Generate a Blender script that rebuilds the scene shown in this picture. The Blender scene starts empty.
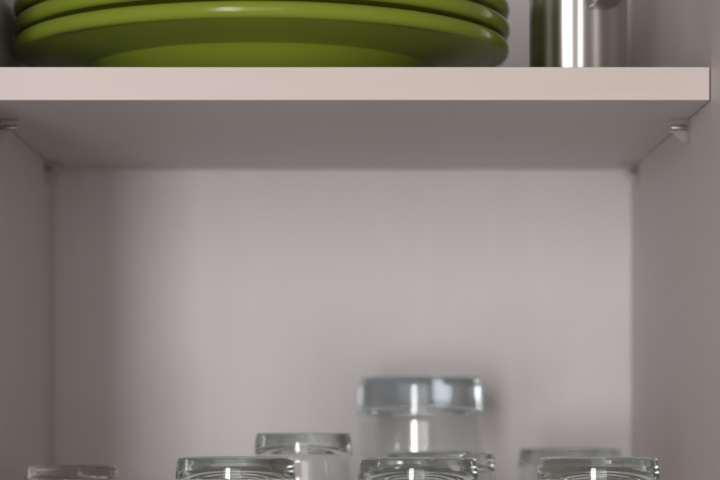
import bpy, bmesh, math
from mathutils import Vector

SC = bpy.context.scene
COL = SC.collection
PI = math.pi

# ---------------------------------------------------------------- camera
# x to the right, y away from the camera, z up; the cabinet's bottom board is z = 0
F_PX = 2271.0
CAM_Z = 0.11
cam_data = bpy.data.cameras.new('camera')
cam = bpy.data.objects.new('camera', cam_data)
COL.objects.link(cam)
cam.location = (0, 0, CAM_Z)
cam.rotation_euler = (PI / 2, 0, 0)
cam_data.sensor_width = 36
cam_data.lens = F_PX / 720 * 36
cam_data.shift_x = (360 - 337) / 720
cam_data.shift_y = (426 - 240) / 720
cam_data.clip_start = 0.02
cam_data.dof.use_dof = True
cam_data.dof.focus_distance = 1.155
cam_data.dof.aperture_fstop = 6.3
SC.camera = cam

# ---------------------------------------------------------------- world (dim warm kitchen around the open cabinet)
world = bpy.data.worlds.new('world')
SC.world = world
world.use_nodes = True
bg = world.node_tree.nodes['Background']
bg.inputs['Color'].default_value = (1.0, 0.87, 0.79, 1)
bg.inputs['Strength'].default_value = 0.26


def area(name, loc, target, sx, sy, power, color):
    d = bpy.data.lights.new(name, 'AREA')
    d.shape = 'RECTANGLE'
    d.size, d.size_y = sx, sy
    d.energy = power
    d.color = color
    o = bpy.data.objects.new(name, d)
    COL.objects.link(o)
    o.location = loc
    o.rotation_euler = (Vector(target) - Vector(loc)).to_track_quat('-Z', 'Y').to_euler()
    return o


# tall kitchen window behind the camera, a little to its left
area('window_light', (-0.69, -1.70, 0.05), (0, 1.30, 0.14), 0.46, 1.9, 43, (0.98, 0.985, 1.0))
# added wide, dim fill lamp behind the camera, softens shade at the cabinet's rear left
area('soft_fill_light', (-0.35, -2.60, 0.10), (0, 1.30, 0.14), 2.2, 1.7, 28, (1.0, 0.97, 0.96))

SC.view_settings.view_transform = 'Standard'
SC.view_settings.look = 'None'
SC.view_settings.gamma = 1
SC.view_settings.use_curve_mapping = False
SC.view_settings.exposure = -0.07
SC.cycles.transparent_max_bounces = 40
SC.cycles.max_bounces = 24
SC.cycles.glossy_bounces = 16
SC.cycles.transmission_bounces = 24


# ---------------------------------------------------------------- materials
def new_mat(name):
    m = bpy.data.materials.new(name)
    m.use_nodes = True
    nt = m.node_tree
    return m, nt, nt.nodes['Principled BSDF']


def noise_colour(nt, bsdf, a, b, scale, stretch=(1, 1, 1), detail=3):
    tc = nt.nodes.new('ShaderNodeTexCoord')
    mp = nt.nodes.new('ShaderNodeMapping')
    mp.inputs['Scale'].default_value = stretch
    nz = nt.nodes.new('ShaderNodeTexNoise')
    nz.inputs['Scale'].default_value = scale
    nz.inputs['Detail'].default_value = detail
    cr = nt.nodes.new('ShaderNodeValToRGB')
    cr.color_ramp.elements[0].position = 0.3
    cr.color_ramp.elements[1].position = 0.7
    cr.color_ramp.elements[0].color = (*a, 1)
    cr.color_ramp.elements[1].color = (*b, 1)
    nt.links.new(tc.outputs['Object'], mp.inputs['Vector'])
    nt.links.new(mp.outputs['Vector'], nz.inputs['Vector'])
    nt.links.new(nz.outputs['Fac'], cr.inputs['Fac'])
    nt.links.new(cr.outputs['Color'], bsdf.inputs['Base Color'])


def laminate(name, a, b, stretch, rough=0.45):
    m, nt, p = new_mat(name)
    noise_colour(nt, p, a, b, 60, stretch)
    p.inputs['Roughness'].default_value = rough
    p.inputs['Specular IOR Level'].default_value = 0.35
    return m


M_SIDE = laminate('side_laminate', (0.61, 0.56, 0.545), (0.64, 0.59, 0.575), (6, 6, 0.25))
M_BACK = laminate('back_laminate', (0.652, 0.626, 0.622), (0.672, 0.646, 0.642), (1, 1, 0.2), 0.6)
M_SHELF = laminate('shelf_laminate', (0.61, 0.56, 0.55), (0.645, 0.595, 0.58), (0.25, 6, 6), 0.5)
M_EDGE = laminate('shelf_edge_band', (0.655, 0.565, 0.52), (0.675, 0.585, 0.54), (0.2, 4, 4), 0.4)


def glaze(name):
    m, nt, p = new_mat(name)
    noise_colour(nt, p, (0.215, 0.272, 0.027), (0.23, 0.288, 0.031), 25)
    p.inputs['Roughness'].default_value = 0.17
    p.inputs['Specular IOR Level'].default_value = 0.24
    return m


M_PLATE = glaze('green_glaze')


def glass(name, col, rough=0.0, ior=1.56, tint=None, density=0.0):
    m, nt, p = new_mat(name)
    p.inputs['Base Color'].default_value = (*col, 1)
    p.inputs['Transmission Weight'].default_value = 1.0
    p.inputs['Roughness'].default_value = rough
    p.inputs['IOR'].default_value = ior
    if density:
        va = nt.nodes.new('ShaderNodeVolumeAbsorption')
        va.inputs['Color'].default_value = (*tint, 1)
        va.inputs['Density'].default_value = density
        out = [n for n in nt.nodes if n.type == 'OUTPUT_MATERIAL'][0]
        nt.links.new(va.outputs[0], out.inputs['Volume'])
    return m


def thin_glass(name, tint, rough=0.008, f0=0.11, power=4.0, fmax=0.75):
    """Thin clear wall: see-through, with a mirror-like sheen that grows towards grazing angles."""
    m, nt, p = new_mat(name)
    nt.nodes.remove(p)
    out = [n for n in nt.nodes if n.type == 'OUTPUT_MATERIAL'][0]
    lw = nt.nodes.new('ShaderNodeLayerWeight')
    lw.inputs['Blend'].default_value = 0.5
    pw = nt.nodes.new('ShaderNodeMath')
    pw.operation = 'POWER'
    pw.inputs[1].default_value = power
    mr = nt.nodes.new('ShaderNodeMapRange')
    mr.inputs['To Min'].default_value = f0
    mr.inputs['To Max'].default_value = fmax
    tr = nt.nodes.new('ShaderNodeBsdfTransparent')
    tr.inputs['Color'].default_value = (*tint, 1)
    gl = nt.nodes.new('ShaderNodeBsdfGlossy')
    gl.inputs['Roughness'].default_value = rough
    mx = nt.nodes.new('ShaderNodeMixShader')
    nt.links.new(lw.outputs['Facing'], pw.inputs[0])
    nt.links.new(pw.outputs[0], mr.inputs['Value'])
    ge = nt.nodes.new('ShaderNodeNewGeometry')
    fr = nt.nodes.new('ShaderNodeMath')
    fr.operation = 'SUBTRACT'
    fr.inputs[0].default_value = 1.0
    nt.links.new(ge.outputs['Backfacing'], fr.inputs[1])
    ml = nt.nodes.new('ShaderNodeMath')
    ml.operation = 'MULTIPLY'
    nt.links.new(fr.outputs[0], ml.inputs[0])
    nt.links.new(mr.outputs['Result'], ml.inputs[1])
    nt.links.new(ml.outputs[0], mx.inputs['Fac'])
    nt.links.new(tr.outputs[0], mx.inputs[1])
    nt.links.new(gl.outputs[0], mx.inputs[2])
    nt.links.new(mx.outputs[0], out.inputs['Surface'])
    return m


M_BASE = glass('thick_glass', (0.96, 0.97, 0.965), tint=(0.66, 0.735, 0.70), density=15)
M_BASE_BLUE = glass('thick_blue_glass', (0.96, 0.97, 0.975), tint=(0.64, 0.74, 0.79), density=9)
M_BASE_SMOKE = glass('thick_grey_glass', (0.88, 0.885, 0.87), tint=(0.70, 0.72, 0.66), density=16)
M_WALL = thin_glass('thin_glass', (0.978, 0.982, 0.978))
M_INNER = thin_glass('thin_glass_inside', (0.978, 0.982, 0.978), 0.008, 0.012)
M_WALL_SMOKE = thin_glass('thin_grey_glass', (0.88, 0.885, 0.87))
M_PLASTIC = thin_glass('clear_plastic', (0.90, 0.885, 0.88), 0.2, 0.06)
_nt = M_PLASTIC.node_tree                        # a little milkiness
_out = [n for n in _nt.nodes if n.type == 'OUTPUT_MATERIAL'][0]
_src = _out.inputs['Surface'].links[0].from_socket
_df = _nt.nodes.new('ShaderNodeBsdfDiffuse')
_df.inputs['Color'].default_value = (0.82, 0.80, 0.78, 1)
_mx = _nt.nodes.new('ShaderNodeMixShader')
_mx.inputs['Fac'].default_value = 0.12
_nt.links.new(_src, _mx.inputs[1])
_nt.links.new(_df.outputs[0], _mx.inputs[2])
_nt.links.new(_mx.outputs[0], _out.inputs['Surface'])


def metal(name, col, rough, bump=0.0):
    m, nt, p = new_mat(name)
    p.inputs['Base Color'].default_value = (*col, 1)
    p.inputs['Metallic'].default_value = 1
    p.inputs['Roughness'].default_value = rough
    if bump:
        tc = nt.nodes.new('ShaderNodeTexCoord')
        nz = nt.nodes.new('ShaderNodeTexNoise')
        nz.inputs['Scale'].default_value = 22
        nz.inputs['Detail'].default_value = 1
        mp = nt.nodes.new('ShaderNodeMapping')
        mp.inputs['Scale'].default_value = (3.2, 3.2, 0.35)
        bp = nt.nodes.new('ShaderNodeBump')
        bp.inputs['Strength'].default_value = bump
        bp.inputs['Distance'].default_value = 0.004
        nt.links.new(tc.outputs['Object'], mp.inputs['Vector'])
        nt.links.new(mp.outputs['Vector'], nz.inputs['Vector'])
        nt.links.new(nz.outputs['Fac'], bp.inputs['Height'])
        nt.links.new(bp.outputs['Normal'], p.inputs['Normal'])
    return m


M_STEEL = metal('polished_steel', (0.54, 0.525, 0.50), 0.36, 0.2)
M_PIN = metal('nickel_pin', (0.60, 0.58, 0.565), 0.55)


# ---------------------------------------------------------------- mesh helpers
def link(name, bm, mat, parent=None, smooth=False, loc=(0, 0, 0)):
    bmesh.ops.recalc_face_normals(bm, faces=bm.faces)
    me = bpy.data.meshes.new(name)
    bm.to_mesh(me)
    bm.free()
    me.materials.append(mat)
    if smooth:
        for f in me.polygons:
            f.use_smooth = True
    o = bpy.data.objects.new(name, me)
    COL.objects.link(o)
    o.location = loc
    if parent:
        o.parent = parent
    return o


def tag(o, label, cat, group=None):
    o['label'] = label
    o['category'] = cat
    o['kind'] = 'thing'
    if group:
        o['group'] = group
    return o


def empty(name, loc):
    o = bpy.data.objects.new(name, None)
    o.empty_display_size = 0.02
    COL.objects.link(o)
    o.location = loc
    return o


def box(bm, x0, x1, y0, y1, z0, z1, bev=0.0):
    r = bmesh.ops.create_cube(bm, size=1)
    vs = r['verts']
    for v in vs:
        v.co = Vector(((x0 + x1) / 2 + v.co.x * (x1 - x0), (y0 + y1) / 2 + v.co.y * (y1 - y0),
                       (z0 + z1) / 2 + v.co.z * (z1 - z0)))
    if bev:
        es = list({e for v in vs for e in v.link_edges})
        bmesh.ops.bevel(bm, geom=es, offset=bev, segments=2, affect='EDGES', profile=0.5)


def fillet(pts, closed=False):
    """pts: (r, z, radius) -> list of (r, z) with the corners rounded."""
    out = []
    n = len(pts)
    for i, (x, z, rad) in enumerate(pts):
        if rad <= 0 or ((i == 0 or i == n - 1) and not closed):
            out.append((x, z))
            continue
        p = Vector((x, z))
        a = Vector(pts[i - 1][:2]) - p
        b = Vector(pts[(i + 1) % n][:2]) - p
        la, lb = a.length, b.length
        a.normalize()
        b.normalize()
        ang = a.angle(b)
        d = min(rad / math.tan(ang / 2), la * 0.49, lb * 0.49)
        r = d * math.tan(ang / 2)
        c = p + (a + b).normalized() * (r / math.sin(ang / 2))
        s = p + a * d - c
        e = p + b * d - c
        tot = s.angle(e)
        sgn = 1 if s.x * e.y - s.y * e.x > 0 else -1
        k = 7
        for j in range(k + 1):
            t = sgn * tot * j / k
            out.append((c.x + s.x * math.cos(t) - s.y * math.sin(t), c.y + s.x * math.sin(t) + s.y * math.cos(t)))
    return out


def lathe(bm, prof, seg=128):
    """Revolve an open profile whose two ends lie on the axis (or anywhere) about z."""
    rings = []
    for r, z in prof:
        if r < 1e-6:
            rings.append([bm.verts.new((0, 0, z))])
        else:
            rings.append([bm.verts.new((r * math.cos(2 * PI * i / seg), r * math.sin(2 * PI * i / seg), z))
                          for i in range(seg)])
    for a, b in zip(rings, rings[1:]):
        for i in range(seg):
            j = (i + 1) % seg
            if len(a) == 1 and len(b) == 1:
                continue
            if len(a) == 1:
                bm.faces.new((a[0], b[i], b[j]))
            elif len(b) == 1:
                bm.faces.new((a[i], b[0], a[j]))
            else:
                bm.faces.new((a[i], b[i], b[j], a[j]))


def sweep(bm, path, w, h, side, sub=10):
    """Rounded strap of width w, thickness h swept along path; side = width direction."""
    side = Vector(side).normalized()
    rings = []
    for i, p in enumerate(path):
        p = Vector(p)
        t = (Vector(path[min(i + 1, len(path) - 1)]) - Vector(path[max(i - 1, 0)])).normalized()
        nrm = side.cross(t).normalized()
        ring = []
        for k in range(sub):
            a = 2 * PI * k / sub
            cx, cy = math.cos(a), math.sin(a)
            ex = math.copysign(abs(cx) ** 0.5, cx) * w / 2
            ey = math.copysign(abs(cy) ** 0.7, cy) * h / 2
            ring.append(bm.verts.new(p + side * ex + nrm * ey))
        rings.append(ring)
    for a, b in zip(rings, rings[1:]):
        for k in range(sub):
            bm.faces.new((a[k], b[k], b[(k + 1) % sub], a[(k + 1) % sub]))
    bm.faces.new(rings[0])
    bm.faces.new(rings[-1])


def X(px, y):
    return (px - 337) / F_PX * y


# ---------------------------------------------------------------- cabinet
XL, XR = -0.1805, 0.1877        # inner faces of the side panels
YF, YB = 1.10, 1.45             # front of the side panels, face of the back panel
TH = 0.016
TOP = 0.60
SH_B, SH_T, SH_F = 0.2736, 0.2902, 1.14   # shelf underside, top, front edge

cab = tag(empty('kitchen_cabinet', ((XL + XR) / 2, YF, 0)),
          'open off-white laminate wall cabinet holding plates and upside-down glasses', 'cabinet')
cl = cab.location


def panel(name, x0, x1, y0, y1, z0, z1, mat, bev=0.0006):
    bm = bmesh.new()
    box(bm, x0 - cl.x, x1 - cl.x, y0 - cl.y, y1 - cl.y, z0 - cl.z, z1 - cl.z, bev)
    return link(name, bm, mat, cab)


panel('side_panel', XL - TH, XL, YF, YB + 0.012, -TH, TOP + TH, M_SIDE)
panel('side_panel', XR, XR + TH, YF, YB + 0.012, -TH, TOP + TH, M_SIDE)
panel('bottom_panel', XL, XR, YF, YB, -TH, 0, M_SHELF)
panel('top_panel', XL, XR, YF, YB, TOP, TOP + TH, M_SHELF)
panel('back_panel', XL, XR, YB, YB + 0.012, -TH, TOP + TH, M_BACK, 0)

# ---------------------------------------------------------------- the shelf
shelf = tag(empty('cabinet_shelf', ((XL + XR) / 2, SH_F, SH_B)),
            'pale laminate shelf board carrying the green plates and steel cup', 'shelf')
sl = shelf.location
bm = bmesh.new()
box(bm, XL + 0.0007 - sl.x, XR - 0.0007 - sl.x, 0.0008, YB - 0.001 - sl.y, 0, SH_T - SH_B, 0)
link('board', bm, M_SHELF, shelf)
bm = bmesh.new()
box(bm, XL + 0.0007 - sl.x, XR - 0.0007 - sl.x, 0, 0.0008, 0, SH_T - SH_B, 0.0003)
link('edge_band', bm, M_EDGE, shelf)


# ---------------------------------------------------------------- shelf supports
def make_support(label):
    root = tag(empty('shelf_support', (0, 0, 0)), label, 'shelf support', 'clear plastic shelf supports')
    # local x points away from the wall into the cabinet, z = 0 is the shelf's underside
    bm = bmesh.new()
    box(bm, 0.0002, 0.0018, -0.0055, 0.0055, -0.0128, -0.0002, 0.0004)      # plate against the wall
    box(bm, 0.0018, 0.0105, -0.0055, 0.0055, -0.0022, -0.0002, 0.0004)      # tab under the board
    link('bracket', bm, M_PLASTIC, root)
    bm = bmesh.new()                                                        # triangular web
    pts = [(0.0018, -0.0060), (0.0098, -0.0060), (0.0030, -0.0120), (0.0018, -0.0120)]
    f = bm.faces.new([bm.verts.new((x, -0.001, z)) for x, z in pts])
    r = bmesh.ops.extrude_face_region(bm, geom=[f])
    for v in [g for g in r['geom'] if isinstance(g, bmesh.types.BMVert)]:
        v.co.y += 0.002
    link('gusset', bm, M_PLASTIC, root)
    bm = bmesh.new()                                                        # pin pushed into the drilled hole
    n = 20
    rings = []
    for x, r_ in ((0.0002, 0.0), (0.0002, 0.0014), (0.0090, 0.0014), (0.0096, 0.0010), (0.0096, 0.0)):
        rings.append([bm.verts.new((x, r_ * math.cos(2 * PI * i / n), -0.0044 + r_ * math.sin(2 * PI * i / n)))
                      for i in range(n)] if r_ else [bm.verts.new((x, 0, -0.0044))])
    for a, b in zip(rings, rings[1:]):
        for i in range(n):
            j = (i + 1) % n
            if len(a) == 1:
                bm.faces.new((a[0], b[j], b[i]))
            elif len(b) == 1:
                bm.faces.new((a[i], a[j], b[0]))
            else:
                bm.faces.new((a[i], a[j], b[j], b[i]))
    link('pin', bm, M_PIN, root, True)
    return root


def copy_tree(o, label):
    c = o.copy()
    COL.objects.link(c)
    for ch in list(o.children):
        k = ch.copy()
        COL.objects.link(k)
        k.parent = c
    c['label'] = label
    return c


s0 = make_support('clear shelf support at the right wall, near the shelf front')
s0.location = (XR, 1.212, SH_B)
s0.rotation_euler = (0, 0, PI)
s1 = copy_tree(s0, 'blurred clear shelf support in the rear right corner under the shelf')
s1.location = (XR, 1.418, SH_B)
s2 = copy_tree(s0, 'clear shelf support at the left wall, near the shelf front')
s2.location = (XL, 1.212, SH_B)
s2.rotation_euler = (0, 0, 0)
s3 = copy_tree(s0, 'blurred clear shelf support in the rear left corner under the shelf')
s3.location = (XL, 1.405, SH_B)
s3.rotation_euler = (0, 0, 0)

# ---------------------------------------------------------------- green plates
PLX, PLY = X(261.5, 1.262), 1.262
bm = bmesh.new()
R = 0.1372
prof = fillet([
    (0, 0.0035, 0), (0.066, 0.0035, 0.001), (0.068, 0.0, 0.0012), (0.0735, 0.0, 0.0015),      # foot ring
    (0.083, 0.0068, 0.012), (0.0945, 0.0172, 0.003),                                            # well, outside
    (0.1295, 0.0228, 0.004), (R - 0.0004, 0.0226, 0.0046), (R + 0.0004, 0.0314, 0.0046),            # rim, rolled lip
    (0.1285, 0.0310, 0.004), (0.1225, 0.0290, 0.006), (0.0955, 0.0222, 0.006),                   # rim, upper face
    (0.083, 0.0105, 0.010), (0.060, 0.0075, 0.02), (0, 0.0075, 0)])
lathe(bm, prof, 160)
p0 = link('dinner_plate', bm, M_PLATE, None, True, (PLX, PLY, SH_T))
tag(p0, 'green glazed dinner plate at the bottom of the stack, resting on the shelf', 'plate', 'green plates stacked on the shelf')
for k, (dx, dy, lab) in enumerate(((0.0006, 0.001, 'green glazed dinner plate in the middle of the stack'),
                                   (0.0004, 0.0014, 'green glazed dinner plate on top of the stack, cut by the photo edge'))):
    c = p0.copy()
    COL.objects.link(c)
    c.location = (PLX + dx, PLY + dy, SH_T + 0.0110 * (k + 1))
    c['label'] = lab

# ---------------------------------------------------------------- steel cup
CY = 1.246
cup = tag(empty('steel_cup', (X(578.6, CY), CY, SH_T)),
          'shiny stainless steel cup standing on the shelf right of the plates', 'cup')
bm = bmesh.new()
rc = 0.0265
prof = fillet([(0, 0.0012, 0), (rc - 0.006, 0.0012, 0.002), (rc - 0.003, 0.0, 0.001), (rc, 0.0015, 0.0015), (rc, 0.088, 0.0006),
               (rc + 0.0012, 0.0895, 0.0006), (rc - 0.0004, 0.0905, 0.0006), (rc - 0.001, 0.088, 0.001), (rc - 0.001, 0.003, 0.003),
               (0, 0.003, 0)])
lathe(bm, prof, 256)
for v in bm.verts:                                   # softly fluted wall
    rr = math.hypot(v.co.x, v.co.y)
    if rr > rc * 0.9:
        th = math.atan2(v.co.y, v.co.x)
        k = 1 + 0.0145 * math.cos(15 * th + 5.35)
        v.co.x *= k
        v.co.y *= k
link('cup_body', bm, M_STEEL, cup, True)
ha = math.radians(-90 + 20)
hd = Vector((math.cos(ha), math.sin(ha), 0))
path = []
for i in range(25):
    t = i / 24
    a = -PI / 2 + PI * t
    path.append(hd * (rc - 0.0006 + 0.021 * max(0.0, math.cos(a)) ** 0.6) + Vector((0, 0, 0.0618 + 0.0165 * math.sin(a))))
bm = bmesh.new()
sweep(bm, path, 0.013, 0.0026, (-hd.y, hd.x, 0), 12)
link('handle', bm, M_STEEL, cup, True)


# ---------------------------------------------------------------- glasses (all upside down)
def densify(prof, step=0.004):
    out = [prof[0]]
    for a, b in zip(prof, prof[1:]):
        d = math.hypot(b[0] - a[0], b[1] - a[1])
        n = max(1, int(d / step))
        for k in range(1, n + 1):
            out.append((a[0] + (b[0] - a[0]) * k / n, a[1] + (b[1] - a[1]) * k / n))
    return out


def tumbler(name, h, r_base, r_rim, base, wall, mats, loc, label, round_base=0.003, dome=0.005, punt=0.0012,
            r_sh=None, sh=0.02):
    """Upside-down glass: rim on z = 0, thick solid base at the top (z = h)."""
    r_sh = r_sh or r_base + (r_rim - r_base) * sh / h
    root = tag(empty(name, loc), label, 'glass', 'upside-down drinking glasses')
    zj = h - base - dome                               # where the solid base meets the thin wall
    if h - sh > zj:
        rj = r_sh + (r_rim - r_sh) * (h - sh - zj) / (h - sh)
        edge = [(r_sh, h - sh, 0.02), (rj, zj, 0.0002)]
    else:
        rj = r_base + (r_sh - r_base) * (h - zj) / sh
        edge = [(rj, zj, 0.0002)]
    ri = rj - wall
    bowl_in = [(ri * math.cos(PI / 2 * k / 48), zj + dome * (1 - math.cos(PI / 2 * k / 48) ** 2.4), 0) for k in range(49)]
    bowl_in[-1] = (0, h - base, 0)
    pts = [(0, h - punt, 0), (r_base * 0.5, h - punt * 0.9, 0.01), (r_base * 0.80, h - punt * 0.5, 0.004), (r_base * 0.87, h, 0.0015),
           (r_base - 0.0011, h, round_base), (r_base, h - 0.0055, 0.012)] + edge + bowl_in
    bm = bmesh.new()
    lathe(bm, densify(fillet(pts)), 128)
    link('base', bm, mats[0], root, True)
    g = 0.0001
    out = [(rj, zj - g, 0)]
    if h - sh <= zj - 0.002:
        out.append((r_sh, h - sh, 0.02))
    out += [(r_rim, 0, wall * 0.45), (r_rim - wall, 0, wall * 0.45)]
    if h - sh <= zj - 0.002:
        out.append((r_sh - wall, h - sh, 0.02))
    out += [(rj - wall, zj - g, 0), (rj, zj - g, 0)]
    prof = densify(fillet(out))[:-1]
    bm = bmesh.new()
    lathe(bm, prof + [prof[0]], 128)
    bmesh.ops.remove_doubles(bm, verts=bm.verts, dist=1e-6)
    o = link('bowl', bm, mats[1], root, True)
    o.data.materials.append(M_INNER)
    for f in o.data.polygons:
        c = f.center
        if f.normal.x * c.x + f.normal.y * c.y < 0:
            f.material_index = 1
    return root


def place(px, y):
    return (X(px, y), y, 0.0)


D1, D2, D3 = 1.190, 1.180, 1.172
tumbler('water_glass', 0.0938, 0.0311, 0.0335, 0.0062, 0.0021, (M_BASE, M_WALL), place(235.6, D1),
        'upside-down clear glass in the front row, in front of the narrow glass')
tumbler('water_glass', 0.0936, 0.0311, 0.0335, 0.0062, 0.0021, (M_BASE, M_WALL), place(418, D2),
        'upside-down clear glass in the front row, directly in front of the tall thick-based glass')
tumbler('water_glass', 0.0939, 0.0311, 0.0335, 0.0062, 0.0021, (M_BASE, M_WALL), place(598.5, D3),
        'upside-down clear glass in the front row, nearest the right wall')
tumbler('water_glass', 0.0955, 0.0311, 0.0335, 0.0062, 0.0021, (M_BASE, M_WALL), place(439.0, 1.275),
        'upside-down clear glass half hidden behind the front centre glass')
tumbler('water_glass', 0.0968, 0.0311, 0.0335, 0.0062, 0.0021, (M_BASE, M_WALL), place(570.0, 1.372),
        'blurred upside-down glass behind the front right glass')
tumbler('slim_glass', 0.1061, 0.0271, 0.0292, 0.0068, 0.0018, (M_BASE, M_WALL), place(303.3, 1.272),
        'narrow upside-down clear glass just behind the front-row glass left of centre', round_base=0.002)
tumbler('tall_glass', 0.1398, 0.0378, 0.0408, 0.0170, 0.0024, (M_BASE_BLUE, M_WALL), place(420.5, 1.388),
        'tallest upside-down glass, thick blue-grey base, close to the back panel', round_base=0.0024, dome=0.006)
tumbler('small_tumbler', 0.0886, 0.0254, 0.0320, 0.0045, 0.0022, (M_BASE_SMOKE, M_WALL_SMOKE), place(72.5, 1.25),
        'upside-down grey glass with rounded shoulders beside the left wall', round_base=0.004, dome=0.003, r_sh=0.0270, sh=0.010)
